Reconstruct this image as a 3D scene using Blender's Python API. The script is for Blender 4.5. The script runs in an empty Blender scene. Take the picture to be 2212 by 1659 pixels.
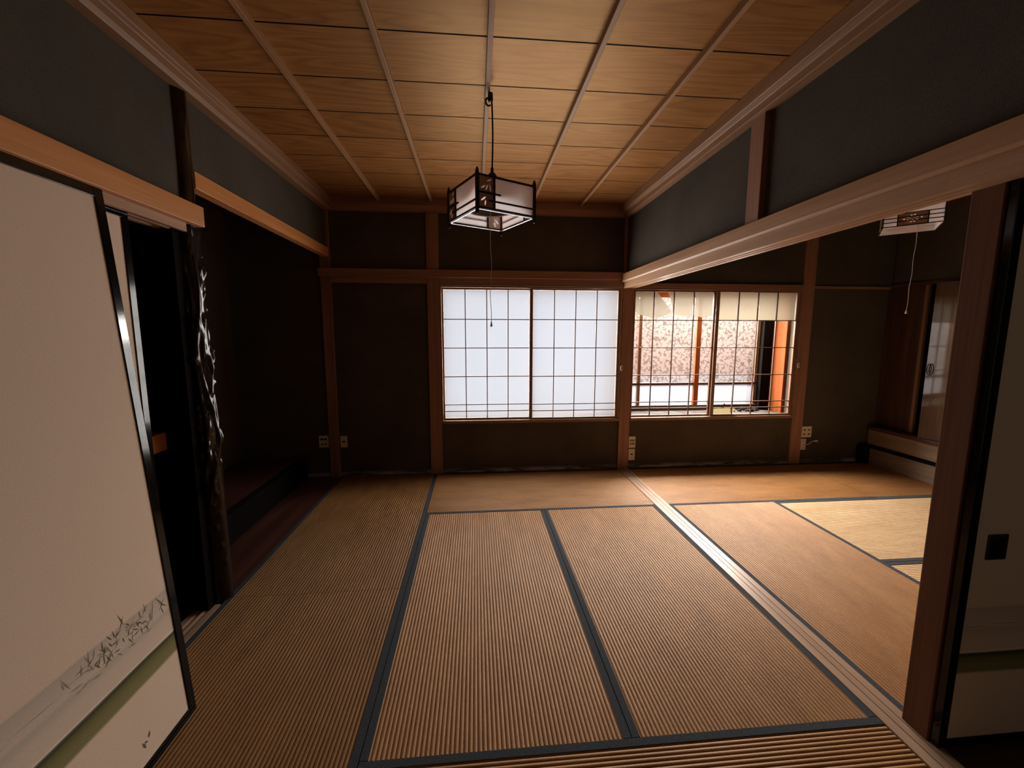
import bpy, math, random
from mathutils import Vector, Matrix, Euler
random.seed(7)
PI = math.pi
S = bpy.context.scene
COL = S.collection

# ------------------------------------------------------------------ camera
F_PX, YAW, PITCH, ROLL = 885.3, 0.0881, 0.1242, 0.0014
CAM = Vector((-1.4307, -3.9367, 1.3763))
fw = Vector((math.sin(YAW) * math.cos(PITCH), math.cos(YAW) * math.cos(PITCH), -math.sin(PITCH)))
rt = Vector((math.cos(YAW), -math.sin(YAW), 0))
up = rt.cross(fw)
rt2 = math.cos(ROLL) * rt + math.sin(ROLL) * up
up2 = -math.sin(ROLL) * rt + math.cos(ROLL) * up
cd = bpy.data.cameras.new('camera')
cam = bpy.data.objects.new('camera', cd)
COL.objects.link(cam)
cd.sensor_width = 36.0
cd.lens = F_PX / 2212 * 36.0
cd.clip_start = 0.02
M = Matrix((rt2, up2, -fw)).transposed().to_4x4()
M.translation = CAM
cam.matrix_world = M
S.camera = cam

# ------------------------------------------------------------------ world, daylight, exposure
W = bpy.data.worlds.new('overcast_sky')
S.world = W
W.use_nodes = True
bgn = W.node_tree.nodes['Background']
bgn.inputs[0].default_value = (0.86, 0.92, 1.0, 1)
bgn.inputs[1].default_value = 0.80


def area(name, loc, rot, sx, sy, radiance, color):
    l = bpy.data.lights.new(name, 'AREA')
    l.shape = 'RECTANGLE'
    l.size, l.size_y = sx, sy
    l.energy = radiance * sx * sy * PI
    l.color = color
    o = bpy.data.objects.new(name, l)
    COL.objects.link(o)
    o.location = loc
    o.rotation_euler = rot
    return o


# daylight outside each window, shining in through the paper and the glass
area('daylight_paper_window', (-0.88, 0.11, 1.16), (-PI / 2, 0, 0), 1.72, 1.24, 54.0, (1.0, 0.95, 0.88))
area('daylight_torn_window', (0.98, 0.49, 1.16), (-PI / 2, 0, 0), 1.62, 1.24, 6.0, (1.0, 0.94, 0.86))
# the open sky above the neighbouring house, falling steeply through the torn window
area('daylight_sky_above', (1.02, 0.98, 2.0), (-math.radians(48), 0, 0), 1.9, 0.9, 225.0, (1.0, 0.95, 0.88))
# dim daylight reaching the hall behind the viewer
area('daylight_hall', (0.55, -4.86, 1.4), (PI / 2, 0, 0), 1.5, 1.6, 0.21, (1.0, 0.88, 0.70))

vs = S.view_settings
vs.view_transform = 'Standard'
vs.look = 'None'
vs.gamma = 1.0
vs.use_curve_mapping = False
vs.exposure = 0.0
S.cycles.use_denoising = True
S.cycles.max_bounces = 10
S.cycles.diffuse_bounces = 4
S.cycles.transparent_max_bounces = 12
S.cycles.sample_clamp_indirect = 4.0


# ------------------------------------------------------------------ mesh helpers
class MB:
    def __init__(self):
        self.v, self.f, self.smooth = [], [], False

    def add(self, vs_, fs_):
        n = len(self.v)
        self.v += [tuple(p) for p in vs_]
        self.f += [tuple(i + n for i in q) for q in fs_]
        return self

    def box(self, x0, x1, y0, y1, z0, z1):
        x0, x1 = min(x0, x1), max(x0, x1)
        y0, y1 = min(y0, y1), max(y0, y1)
        z0, z1 = min(z0, z1), max(z0, z1)
        return self.add([(x0, y0, z0), (x1, y0, z0), (x1, y1, z0), (x0, y1, z0), (x0, y0, z1), (x1, y0, z1), (x1, y1, z1), (x0, y1, z1)],
                        [(0, 3, 2, 1), (4, 5, 6, 7), (0, 1, 5, 4), (1, 2, 6, 5), (2, 3, 7, 6), (3, 0, 4, 7)])

    def prism(self, pts, axis, a, b):
        """polygon pts in the two other axes (in x,y,z order), extruded along axis from a to b"""
        n = len(pts)

        def mk(p, t):
            return {'x': (t, p[0], p[1]), 'y': (p[0], t, p[1]), 'z': (p[0], p[1], t)}[axis]
        vs_ = [mk(p, a) for p in pts] + [mk(p, b) for p in pts]
        fs_ = [tuple(range(n))[::-1], tuple(range(n, 2 * n))] + [(i, (i + 1) % n, n + (i + 1) % n, n + i) for i in range(n)]
        area2 = sum(pts[i][0] * pts[(i + 1) % n][1] - pts[(i + 1) % n][0] * pts[i][1] for i in range(n))
        flip = (area2 < 0) ^ (axis == 'y') ^ (b < a)
        if flip:
            fs_ = [q[::-1] for q in fs_]
        return self.add(vs_, fs_)

    def tube(self, pts, r, seg=8, cap=True):
        pts = [Vector(p) for p in pts]
        n = len(pts)
        rs = r if isinstance(r, (list, tuple)) else [r] * n
        rings = []
        t0 = (pts[1] - pts[0]).normalized()
        ref = Vector((0, 0, 1)) if abs(t0.z) < 0.9 else Vector((1, 0, 0))
        for i, p in enumerate(pts):
            t = (pts[min(i + 1, n - 1)] - pts[max(i - 1, 0)]).normalized()
            a = t.cross(ref).normalized()
            b = t.cross(a).normalized()
            rings.append([p + rs[i] * (math.cos(2 * PI * k / seg) * a + math.sin(2 * PI * k / seg) * b) for k in range(seg)])
        vs_ = [q for R_ in rings for q in R_]
        fs_ = []
        for i in range(n - 1):
            for k in range(seg):
                fs_.append((i * seg + k, i * seg + (k + 1) % seg, (i + 1) * seg + (k + 1) % seg, (i + 1) * seg + k))
        if cap:
            fs_.append(tuple(range(seg))[::-1])
            fs_.append(tuple((n - 1) * seg + k for k in range(seg)))
        return self.add(vs_, fs_)

    def lathe(self, prof, c=(0, 0), seg=24, cap=True):
        """prof: list of (r, z)"""
        vs_, fs_ = [], []
        for r, z in prof:
            for k in range(seg):
                vs_.append((c[0] + r * math.cos(2 * PI * k / seg), c[1] + r * math.sin(2 * PI * k / seg), z))
        for i in range(len(prof) - 1):
            for k in range(seg):
                fs_.append((i * seg + k, i * seg + (k + 1) % seg, (i + 1) * seg + (k + 1) % seg, (i + 1) * seg + k))
        if cap:
            fs_.append(tuple(range(seg))[::-1])
            fs_.append(tuple((len(prof) - 1) * seg + k for k in range(seg)))
        return self.add(vs_, fs_)


def obj(name, mb, m, parent=None, bevel=0.0, smooth=False, world=False):
    me = bpy.data.meshes.new(name)
    me.from_pydata(mb.v, [], mb.f)
    me.validate()
    me.update()
    if smooth:
        for p in me.polygons:
            p.use_smooth = True
    me.materials.append(m)
    o = bpy.data.objects.new(name, me)
    COL.objects.link(o)
    if parent is not None:
        o.parent = parent
        if world:
            mw = Matrix.Translation(parent.location) @ parent.rotation_euler.to_matrix().to_4x4()
            o.matrix_parent_inverse = mw.inverted()
    if bevel:
        b = o.modifiers.new('edge', 'BEVEL')
        b.width = bevel
        b.segments = 2
        b.limit_method = 'ANGLE'
    return o


def thing(name, label, cat, loc=(0, 0, 0), rot=(0, 0, 0), group=None):
    o = bpy.data.objects.new(name, None)
    COL.objects.link(o)
    o.empty_display_size = 0.1
    o.location = loc
    o.rotation_euler = rot
    o['label'] = label
    o['category'] = cat
    if group:
        o['group'] = group
    return o


def tag(o, label, cat, group=None):
    o['label'] = label
    o['category'] = cat
    if group:
        o['group'] = group
    return o


def struct(name, mb, m, label=None, bevel=0.0, parent=None, smooth=False):
    o = obj(name, mb, m, parent, bevel, smooth, world=True)
    if parent is None:
        o['kind'] = 'structure'
        if label:
            o['label'] = label
            o['category'] = name.split('_')[0]
    return o


# ------------------------------------------------------------------ materials
def new_mat(name):
    m = bpy.data.materials.new(name)
    m.use_nodes = True
    nt = m.node_tree
    nt.nodes.clear()
    out = nt.nodes.new('ShaderNodeOutputMaterial')
    return m, nt, out


def nd(nt, typ, **kw):
    n = nt.nodes.new(typ)
    for k, v in kw.items():
        if k in n.inputs:
            n.inputs[k].default_value = v
        else:
            setattr(n, k, v)
    return n


def ramp(nt, stops, interp='LINEAR'):
    r = nt.nodes.new('ShaderNodeValToRGB')
    r.color_ramp.interpolation = interp
    e = r.color_ramp.elements
    while len(e) < len(stops):
        e.new(0.5)
    for k, (p, c) in enumerate(stops):
        e[k].position = p
        e[k].color = (c[0], c[1], c[2], 1)
    return r


def coords(nt, scale=(1, 1, 1), island=False, rot=(0, 0, 0)):
    tc = nt.nodes.new('ShaderNodeTexCoord')
    mp = nt.nodes.new('ShaderNodeMapping')
    mp.inputs['Scale'].default_value = scale
    mp.inputs['Rotation'].default_value = rot
    nt.links.new(tc.outputs['Object'], mp.inputs['Vector'])
    if island:
        g = nt.nodes.new('ShaderNodeNewGeometry')
        mu = nt.nodes.new('ShaderNodeVectorMath')
        mu.operation = 'MULTIPLY'
        cb = nt.nodes.new('ShaderNodeCombineXYZ')
        for k in range(3):
            nt.links.new(g.outputs['Random Per Island'], cb.inputs[k])
        nt.links.new(cb.outputs[0], mu.inputs[0])
        mu.inputs[1].default_value = (37.0, 53.0, 71.0)
        nt.links.new(mu.outputs[0], mp.inputs['Location'])
        return mp, g
    return mp, None


def bsdf(nt, out, rough=0.6, spec=0.5):
    b = nt.nodes.new('ShaderNodeBsdfPrincipled')
    b.inputs['Roughness'].default_value = rough
    b.inputs['Specular IOR Level'].default_value = spec
    nt.links.new(b.outputs[0], out.inputs[0])
    return b


def plain(name, c, rough=0.6, spec=0.5, var=0.12, nscale=30.0):
    m, nt, out = new_mat(name)
    b = bsdf(nt, out, rough, spec)
    mp, _ = coords(nt)
    n = nd(nt, 'ShaderNodeTexNoise', Scale=nscale, Detail=3.0)
    nt.links.new(mp.outputs[0], n.inputs['Vector'])
    r = ramp(nt, [(0.3, [x * (1 - var) for x in c]), (0.7, [min(1, x * (1 + var)) for x in c])])
    nt.links.new(n.outputs['Fac'], r.inputs[0])
    nt.links.new(r.outputs[0], b.inputs['Base Color'])
    return m


def wood(name, dark, light, axis='x', rough=0.5, spec=0.4, figure=14.0, island=True, bump=0.08):
    m, nt, out = new_mat(name)
    b = bsdf(nt, out, rough, spec)
    long_, cross = 0.9, figure
    sc = {'x': (long_, cross, cross), 'y': (cross, long_, cross), 'z': (cross, cross, long_)}[axis]
    mp, g = coords(nt, sc, island)
    n1 = nd(nt, 'ShaderNodeTexNoise', Scale=1.0, Detail=3.0, Distortion=0.6)
    nt.links.new(mp.outputs[0], n1.inputs['Vector'])
    fs = {'x': (2.5, 150, 150), 'y': (150, 2.5, 150), 'z': (150, 150, 2.5)}[axis]
    mp2, _ = coords(nt, fs)
    n2 = nd(nt, 'ShaderNodeTexNoise', Scale=1.0, Detail=2.0)
    nt.links.new(mp2.outputs[0], n2.inputs['Vector'])
    mx = nd(nt, 'ShaderNodeMath', operation='MULTIPLY_ADD')
    mx.inputs[1].default_value = 0.35
    nt.links.new(n2.outputs['Fac'], mx.inputs[0])
    ma = nd(nt, 'ShaderNodeMath', operation='MULTIPLY')
    ma.inputs[1].default_value = 0.65
    nt.links.new(n1.outputs['Fac'], ma.inputs[0])
    nt.links.new(ma.outputs[0], mx.inputs[2])
    r = ramp(nt, [(0.36, dark), (0.62, light)])
    nt.links.new(mx.outputs[0], r.inputs[0])
    nt.links.new(r.outputs[0], b.inputs['Base Color'])
    bp = nd(nt, 'ShaderNodeBump', Strength=bump, Distance=0.002)
    nt.links.new(n2.outputs['Fac'], bp.inputs['Height'])
    nt.links.new(bp.outputs[0], b.inputs['Normal'])
    return m


def ceiling_wood(name):
    m, nt, out = new_mat(name)
    b = bsdf(nt, out, 0.6, 0.0)
    gl = nd(nt, 'ShaderNodeBsdfGlossy')
    gl.inputs['Color'].default_value = (0.100, 0.064, 0.034, 1)
    gl.inputs['Roughness'].default_value = 0.44
    ash = nd(nt, 'ShaderNodeAddShader')
    nt.links.new(b.outputs[0], ash.inputs[0])
    nt.links.new(gl.outputs[0], ash.inputs[1])
    nt.links.new(ash.outputs[0], out.inputs[0])
    mp, g = coords(nt, (0.55, 4.5, 1), True)
    n1 = nd(nt, 'ShaderNodeTexNoise', Scale=1.0, Detail=2.0, Distortion=0.3)
    nt.links.new(mp.outputs[0], n1.inputs['Vector'])
    # contour rings of the noise make cathedral figure
    k = nd(nt, 'ShaderNodeMath', operation='MULTIPLY')
    k.inputs[1].default_value = 16.0
    nt.links.new(n1.outputs['Fac'], k.inputs[0])
    fr = nd(nt, 'ShaderNodeMath', operation='FRACT')
    nt.links.new(k.outputs[0], fr.inputs[0])
    r1 = ramp(nt, [(0.0, (0.21, 0.080, 0.022)), (0.55, (0.255, 0.110, 0.033)), (0.9, (0.175, 0.067, 0.018)), (1.0, (0.20, 0.080, 0.022))])
    nt.links.new(fr.outputs[0], r1.inputs[0])
    mp2, _ = coords(nt, (3.0, 160, 1))
    n2 = nd(nt, 'ShaderNodeTexNoise', Scale=1.0, Detail=2.0)
    nt.links.new(mp2.outputs[0], n2.inputs['Vector'])
    r2 = ramp(nt, [(0.3, (0.86, 0.84, 0.80)), (0.7, (1.06, 1.06, 1.06))])
    nt.links.new(n2.outputs['Fac'], r2.inputs[0])
    mul = nd(nt, 'ShaderNodeMix', data_type='RGBA', blend_type='MULTIPLY')
    mul.inputs[0].default_value = 1.0
    nt.links.new(r1.outputs[0], mul.inputs[6])
    nt.links.new(r2.outputs[0], mul.inputs[7])
    # sparse dark streak knots along the boards
    mp3, _ = coords(nt, (2.2, 17, 1), True)
    n3 = nd(nt, 'ShaderNodeTexNoise', Scale=1.0, Detail=3.0, Distortion=0.8)
    nt.links.new(mp3.outputs[0], n3.inputs['Vector'])
    r3 = ramp(nt, [(0.66, (1, 1, 1)), (0.76, (0.62, 0.52, 0.42))])
    nt.links.new(n3.outputs['Fac'], r3.inputs[0])
    mul2 = nd(nt, 'ShaderNodeMix', data_type='RGBA', blend_type='MULTIPLY')
    mul2.inputs[0].default_value = 1.0
    nt.links.new(mul.outputs[2], mul2.inputs[6])
    nt.links.new(r3.outputs[0], mul2.inputs[7])
    # each board a little lighter or darker
    r4 = ramp(nt, [(0, (0.90, 0.88, 0.86)), (1, (1.08, 1.08, 1.08))])
    nt.links.new(g.outputs['Random Per Island'], r4.inputs[0])
    mul3 = nd(nt, 'ShaderNodeMix', data_type='RGBA', blend_type='MULTIPLY')
    mul3.inputs[0].default_value = 1.0
    nt.links.new(mul2.outputs[2], mul3.inputs[6])
    nt.links.new(r4.outputs[0], mul3.inputs[7])
    nt.links.new(mul3.outputs[2], b.inputs['Base Color'])
    return m


def plaster(name, c, dust=True):
    m, nt, out = new_mat(name)
    b = bsdf(nt, out, 0.95, 0.15)
    mp, _ = coords(nt)
    n1 = nd(nt, 'ShaderNodeTexNoise', Scale=2.2, Detail=4.0)
    n2 = nd(nt, 'ShaderNodeTexNoise', Scale=380.0, Detail=2.0)
    for n in (n1, n2):
        nt.links.new(mp.outputs[0], n.inputs['Vector'])
    r1 = ramp(nt, [(0.3, [x * 0.82 for x in c]), (0.7, [x * 1.18 for x in c])])
    nt.links.new(n1.outputs['Fac'], r1.inputs[0])
    r2 = ramp(nt, [(0.3, (0.7, 0.7, 0.7)), (0.75, (1.3, 1.3, 1.3))])
    nt.links.new(n2.outputs['Fac'], r2.inputs[0])
    mul = nd(nt, 'ShaderNodeMix', data_type='RGBA', blend_type='MULTIPLY')
    mul.inputs[0].default_value = 1.0
    nt.links.new(r1.outputs[0], mul.inputs[6])
    nt.links.new(r2.outputs[0], mul.inputs[7])
    col = mul.outputs[2]
    if dust:
        # pale bloom of salts along the foot of the wall
        sp = nd(nt, 'ShaderNodeSeparateXYZ')
        nt.links.new(mp.outputs[0], sp.inputs[0])
        mp3, _ = coords(nt, (3.2, 3.2, 22))
        n3 = nd(nt, 'ShaderNodeTexNoise', Scale=1.0, Detail=5.0, Roughness=0.7)
        nt.links.new(mp3.outputs[0], n3.inputs['Vector'])
        rz = ramp(nt, [(0.0, (0.18, 0.18, 0.18)), (0.012, (0.8, 0.8, 0.8)), (0.05, (0, 0, 0))])
        nt.links.new(sp.outputs['Z'], rz.inputs[0])
        rn = ramp(nt, [(0.42, (0, 0, 0)), (0.60, (1, 1, 1))])
        nt.links.new(n3.outputs['Fac'], rn.inputs[0])
        mm = nd(nt, 'ShaderNodeMath', operation='MULTIPLY')
        nt.links.new(rz.outputs[0], mm.inputs[0])
        nt.links.new(rn.outputs[0], mm.inputs[1])
        mixd = nd(nt, 'ShaderNodeMix', data_type='RGBA')
        nt.links.new(mm.outputs[0], mixd.inputs[0])
        nt.links.new(col, mixd.inputs[6])
        mixd.inputs[7].default_value = (0.55, 0.52, 0.48, 1)
        col = mixd.outputs[2]
    nt.links.new(col, b.inputs['Base Color'])
    bp = nd(nt, 'ShaderNodeBump', Strength=0.35, Distance=0.002)
    nt.links.new(n2.outputs['Fac'], bp.inputs['Height'])
    nt.links.new(bp.outputs[0], b.inputs['Normal'])
    return m


def rush(name, dark, light, along, rough=0.48, spec=0.34):
    """woven rush: the fibres run across the ridges"""
    m, nt, out = new_mat(name)
    b = bsdf(nt, out, rough, spec)
    b.inputs['Specular Tint'].default_value = (1.0, 0.76, 0.54, 1)
    across = (2.0, 240, 1) if along == 'y' else (240, 2.0, 1)   # streaks of colour along the ridge cord
    fib = (30, 520, 1) if along == 'y' else (520, 30, 1)
    mp, _ = coords(nt, (9, 3, 1) if along == 'y' else (3, 9, 1))
    n1 = nd(nt, 'ShaderNodeTexNoise', Scale=1.0, Detail=5.0, Roughness=0.65)
    nt.links.new(mp.outputs[0], n1.inputs['Vector'])
    mp2, _ = coords(nt, fib)
    n2 = nd(nt, 'ShaderNodeTexNoise', Scale=1.0, Detail=2.0)
    nt.links.new(mp2.outputs[0], n2.inputs['Vector'])
    r1 = ramp(nt, [(0.3, dark), (0.68, light)])
    nt.links.new(n1.outputs['Fac'], r1.inputs[0])
    r2 = ramp(nt, [(0.3, (0.80, 0.79, 0.77)), (0.7, (1.14, 1.14, 1.14))])
    nt.links.new(n2.outputs['Fac'], r2.inputs[0])
    mul = nd(nt, 'ShaderNodeMix', data_type='RGBA', blend_type='MULTIPLY')
    mul.inputs[0].default_value = 1.0
    nt.links.new(r1.outputs[0], mul.inputs[6])
    nt.links.new(r2.outputs[0], mul.inputs[7])
    nt.links.new(mul.outputs[2], b.inputs['Base Color'])
    bp = nd(nt, 'ShaderNodeBump', Strength=0.35, Distance=0.0012)
    nt.links.new(n2.outputs['Fac'], bp.inputs['Height'])
    nt.links.new(bp.outputs[0], b.inputs['Normal'])
    return m


def cloth(name, c):
    m, nt, out = new_mat(name)
    b = bsdf(nt, out, 0.95, 0.10)
    mp, _ = coords(nt)
    n = nd(nt, 'ShaderNodeTexNoise', Scale=420.0, Detail=2.0)
    nt.links.new(mp.outputs[0], n.inputs['Vector'])
    r = ramp(nt, [(0.3, [x * 0.6 for x in c]), (0.7, [x * 1.5 for x in c])])
    nt.links.new(n.outputs['Fac'], r.inputs[0])
    nt.links.new(r.outputs[0], b.inputs['Base Color'])
    bp = nd(nt, 'ShaderNodeBump', Strength=0.5, Distance=0.001)
    nt.links.new(n.outputs['Fac'], bp.inputs['Height'])
    nt.links.new(bp.outputs[0], b.inputs['Normal'])
    return m


def paper(name, c, clear, refl=(0.7, 0.68, 0.62), fibre=0.08, scale=40.0):
    """paper that scatters light through (translucent) and lets some straight through between its fibres"""
    m, nt, out = new_mat(name)
    tl = nd(nt, 'ShaderNodeBsdfTranslucent')
    df = nd(nt, 'ShaderNodeBsdfDiffuse')
    df.inputs[0].default_value = (*refl, 1)
    ad = nd(nt, 'ShaderNodeAddShader')
    tr = nd(nt, 'ShaderNodeBsdfTransparent')
    mx = nd(nt, 'ShaderNodeMixShader')
    mp, _ = coords(nt)
    n = nd(nt, 'ShaderNodeTexNoise', Scale=scale, Detail=6.0, Roughness=0.7)
    nt.links.new(mp.outputs[0], n.inputs['Vector'])
    r = ramp(nt, [(0.3, [x * (1 - fibre) for x in c]), (0.7, [x * (1 + fibre) for x in c])])
    nt.links.new(n.outputs['Fac'], r.inputs[0])
    nt.links.new(r.outputs[0], tl.inputs[0])
    nt.links.new(tl.outputs[0], ad.inputs[0])
    nt.links.new(df.outputs[0], ad.inputs[1])
    mx.inputs[0].default_value = clear
    nt.links.new(ad.outputs[0], mx.inputs[1])
    nt.links.new(tr.outputs[0], mx.inputs[2])
    nt.links.new(mx.outputs[0], out.inputs[0])
    return m


def figured_glass(name, c, clear, kind='crackle'):
    m, nt, out = new_mat(name)
    tl = nd(nt, 'ShaderNodeBsdfTranslucent')
    tr = nd(nt, 'ShaderNodeBsdfTransparent')
    gl = nd(nt, 'ShaderNodeBsdfGlossy')
    gl.inputs['Roughness'].default_value = 0.2
    mx = nd(nt, 'ShaderNodeMixShader')
    mx2 = nd(nt, 'ShaderNodeMixShader')
    mx2.inputs[0].default_value = 0.03
    mp, _ = coords(nt)
    if kind == 'crackle':
        vo = nd(nt, 'ShaderNodeTexVoronoi', Scale=26.0)
        vo.feature = 'DISTANCE_TO_EDGE'
        no = nd(nt, 'ShaderNodeTexNoise', Scale=24.0, Detail=1.0)
        nt.links.new(mp.outputs[0], no.inputs['Vector'])
        nt.links.new(mp.outputs[0], vo.inputs['Vector'])
        r = ramp(nt, [(0.0, (0, 0, 0)), (0.06, (0, 0, 0)), (0.12, (1, 1, 1))])
        nt.links.new(vo.outputs['Distance'], r.inputs[0])
        r2 = ramp(nt, [(0.46, (1, 1, 1)), (0.54, (0, 0, 0))])      # the raised lines come and go
        nt.links.new(no.outputs['Fac'], r2.inputs[0])
        pm = nd(nt, 'ShaderNodeMath', operation='MAXIMUM')
        nt.links.new(r.outputs[0], pm.inputs[0])
        nt.links.new(r2.outputs[0], pm.inputs[1])
    else:
        w1 = nd(nt, 'ShaderNodeTexWave', Scale=22.0)
        w1.bands_direction = 'X'
        w2 = nd(nt, 'ShaderNodeTexWave', Scale=22.0)
        w2.bands_direction = 'Z'
        pm = nd(nt, 'ShaderNodeMath', operation='MAXIMUM')
        for w in (w1, w2):
            nt.links.new(mp.outputs[0], w.inputs['Vector'])
        nt.links.new(w1.outputs['Fac'], pm.inputs[0])
        nt.links.new(w2.outputs['Fac'], pm.inputs[1])
    rt_ = ramp(nt, [(0.0, [x * 0.5 for x in c]), (1.0, c)])
    rr_ = ramp(nt, [(0.0, (0.66, 0.64, 0.64)), (1.0, (0.92, 0.90, 0.89))])
    nt.links.new(pm.outputs[0], rt_.inputs[0])
    nt.links.new(pm.outputs[0], rr_.inputs[0])
    nt.links.new(rt_.outputs[0], tl.inputs[0])
    nt.links.new(rr_.outputs[0], tr.inputs[0])
    mx.inputs[0].default_value = clear
    nt.links.new(tl.outputs[0], mx.inputs[1])
    nt.links.new(tr.outputs[0], mx.inputs[2])
    nt.links.new(mx.outputs[0], mx2.inputs[1])
    nt.links.new(gl.outputs[0], mx2.inputs[2])
    nt.links.new(mx2.outputs[0], out.inputs[0])
    return m


def painted_paper(name):
    """sliding door paper: pale ground, a misty grey band and an olive band below it, by height on the panel"""
    m, nt, out = new_mat(name)
    b = bsdf(nt, out, 0.8, 0.2)
    mp, _ = coords(nt)
    sp = nd(nt, 'ShaderNodeSeparateXYZ')
    nt.links.new(mp.outputs[0], sp.inputs[0])
    mpn, _ = coords(nt, (4, 4, 40))
    no = nd(nt, 'ShaderNodeTexNoise', Scale=1.0, Detail=3.0)
    nt.links.new(mpn.outputs[0], no.inputs['Vector'])
    # height + a little wander
    wz = nd(nt, 'ShaderNodeMath', operation='MULTIPLY_ADD')
    nt.links.new(no.outputs['Fac'], wz.inputs[0])
    wz.inputs[1].default_value = 0.008
    nt.links.new(sp.outputs['Z'], wz.inputs[2])
    G = (0.62, 0.47, 0.355)
    stops = [(0.0, G), (0.268, G), (0.276, (0.20,0.175,0.07)), (0.300, (0.19,0.165,0.065)), (0.325, (0.13,0.115,0.045)), (0.338, (0.035,0.038,0.018)),
             (0.343, (0.10,0.09,0.06)), (0.347, (0.78,0.63,0.50)), (0.352, (0.58,0.45,0.35)), (0.40, (0.56,0.43,0.335)), (0.425, (0.45,0.37,0.285)),
             (0.436, (0.555,0.43,0.335)), (0.485, (0.48,0.385,0.305)), (0.500, (0.44,0.36,0.29)), (0.506, G), (1.0, G)]
    r = ramp(nt, stops)
    nt.links.new(wz.outputs[0], r.inputs[0])
    n2 = nd(nt, 'ShaderNodeTexNoise', Scale=260.0, Detail=2.0)
    nt.links.new(mp.outputs[0], n2.inputs['Vector'])
    r2 = ramp(nt, [(0.3, (1.11, 1.11, 1.11)), (0.7, (1.27, 1.27, 1.27))])
    nt.links.new(n2.outputs['Fac'], r2.inputs[0])
    mul = nd(nt, 'ShaderNodeMix', data_type='RGBA', blend_type='MULTIPLY')
    mul.inputs[0].default_value = 1.0
    nt.links.new(r.outputs[0], mul.inputs[6])
    nt.links.new(r2.outputs[0], mul.inputs[7])
    nt.links.new(mul.outputs[2], b.inputs['Base Color'])
    return m


MAT = {}
MAT['wall'] = plaster('sand_plaster', (0.078, 0.064, 0.050))
MAT['wall_plain'] = plaster('sand_plaster_upper', (0.078, 0.064, 0.050), dust=False)
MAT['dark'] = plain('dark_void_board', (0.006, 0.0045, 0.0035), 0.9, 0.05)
RB_D, RB_L = (0.22, 0.105, 0.066), (0.32, 0.165, 0.108)
for ax in 'xyz':
    MAT['post_' + ax] = wood('aged_cedar_' + ax, RB_D, RB_L, ax, 0.5, 0.35)
    MAT['beam_' + ax] = wood('planed_cedar_' + ax, (0.34, 0.175, 0.09), (0.47, 0.26, 0.145), ax, 0.42, 0.4)
    MAT['new_' + ax] = wood('pale_new_cedar_' + ax, (0.52, 0.20, 0.055), (0.66, 0.28, 0.085), ax, 0.45, 0.4)
    MAT['frame_' + ax] = wood('window_frame_wood_' + ax, (0.16, 0.085, 0.05), (0.24, 0.135, 0.08), ax, 0.5, 0.35)
    MAT['kumiko_' + ax] = wood('lattice_wood_' + ax, (0.085, 0.046, 0.026), (0.125, 0.068, 0.038), ax, 0.5, 0.3)
    MAT['orange_' + ax] = wood('orange_cedar_' + ax, (0.20, 0.050, 0.013), (0.27, 0.075, 0.022), ax, 0.6, 0.08)
    MAT['dkwood_' + ax] = wood('dark_stained_wood_' + ax, (0.045, 0.02, 0.014), (0.085, 0.04, 0.027), ax, 0.4, 0.4)
MAT['rail'] = wood('pale_rail_wood', (0.38, 0.21, 0.115), (0.51, 0.30, 0.175), 'y', 0.4, 0.4)
MAT['plinth'] = wood('weathered_plinth_board', (0.17, 0.115, 0.075), (0.25, 0.175, 0.12), 'y', 0.5, 0.3)
MAT['crown'] = wood('cornice_wood', (0.22, 0.11, 0.055), (0.31, 0.165, 0.088), 'y', 0.45, 0.3)
MAT['post_dark'] = wood('dark_aged_post', (0.085, 0.033, 0.016), (0.13, 0.055, 0.028), 'z', 0.75, 0.06)
MAT['toko'] = wood('red_stained_board', (0.05, 0.016, 0.011), (0.085, 0.03, 0.021), 'y', 0.4, 0.4)
MAT['track'] = wood('worn_track_wood', (0.29, 0.18, 0.115), (0.38, 0.25, 0.17), 'y', 0.32, 0.32, figure=40)
MAT['ceiling'] = ceiling_wood('cedar_ceiling_boards')
MAT['batten'] = wood('ceiling_batten_wood', (0.28, 0.14, 0.062), (0.39, 0.21, 0.105), 'y', 0.5, 0.18)
MAT['rush_y'] = rush('woven_rush_lengthwise', (0.225, 0.096, 0.028), (0.315, 0.147, 0.048), 'y')
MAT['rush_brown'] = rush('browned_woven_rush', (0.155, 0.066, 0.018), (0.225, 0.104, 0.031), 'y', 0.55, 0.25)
MAT['rush_x'] = rush('woven_rush_crosswise', (0.28, 0.13, 0.043), (0.385, 0.192, 0.07), 'x')
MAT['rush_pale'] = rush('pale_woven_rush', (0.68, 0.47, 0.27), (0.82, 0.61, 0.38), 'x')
MAT['straw'] = plain('straw_core', (0.25, 0.17, 0.09))
MAT['heri'] = cloth('border_cloth', (0.043, 0.047, 0.053))
MAT['paper'] = paper('shoji_paper', (0.0124, 0.0139, 0.0168), 0.12, (0.62, 0.62, 0.60), 0.05)
MAT['paper_tan'] = paper('old_shoji_paper', (0.064, 0.057, 0.042), 0.10, (0.55, 0.48, 0.35), 0.07)
MAT['paper_grey'] = paper('loose_shoji_paper', (0.058, 0.056, 0.044), 0.10, (0.55, 0.50, 0.38), 0.07)
MAT['paper_yellow'] = paper('yellowed_paper', (0.075, 0.067, 0.036), 0.08, (0.62, 0.55, 0.30), 0.06)
MAT['glass_up'] = figured_glass('pebbled_glass', (0.050, 0.038, 0.034), 0.75, 'crackle')
MAT['glass_low'] = figured_glass('woven_pattern_glass', (0.135, 0.145, 0.168), 0.72, 'weave')
MAT['lacquer'] = plain('black_lacquer', (0.006, 0.005, 0.0045), 0.10, 0.36, 0.1)
MAT['door_paper'] = painted_paper('painted_door_paper')
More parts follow.
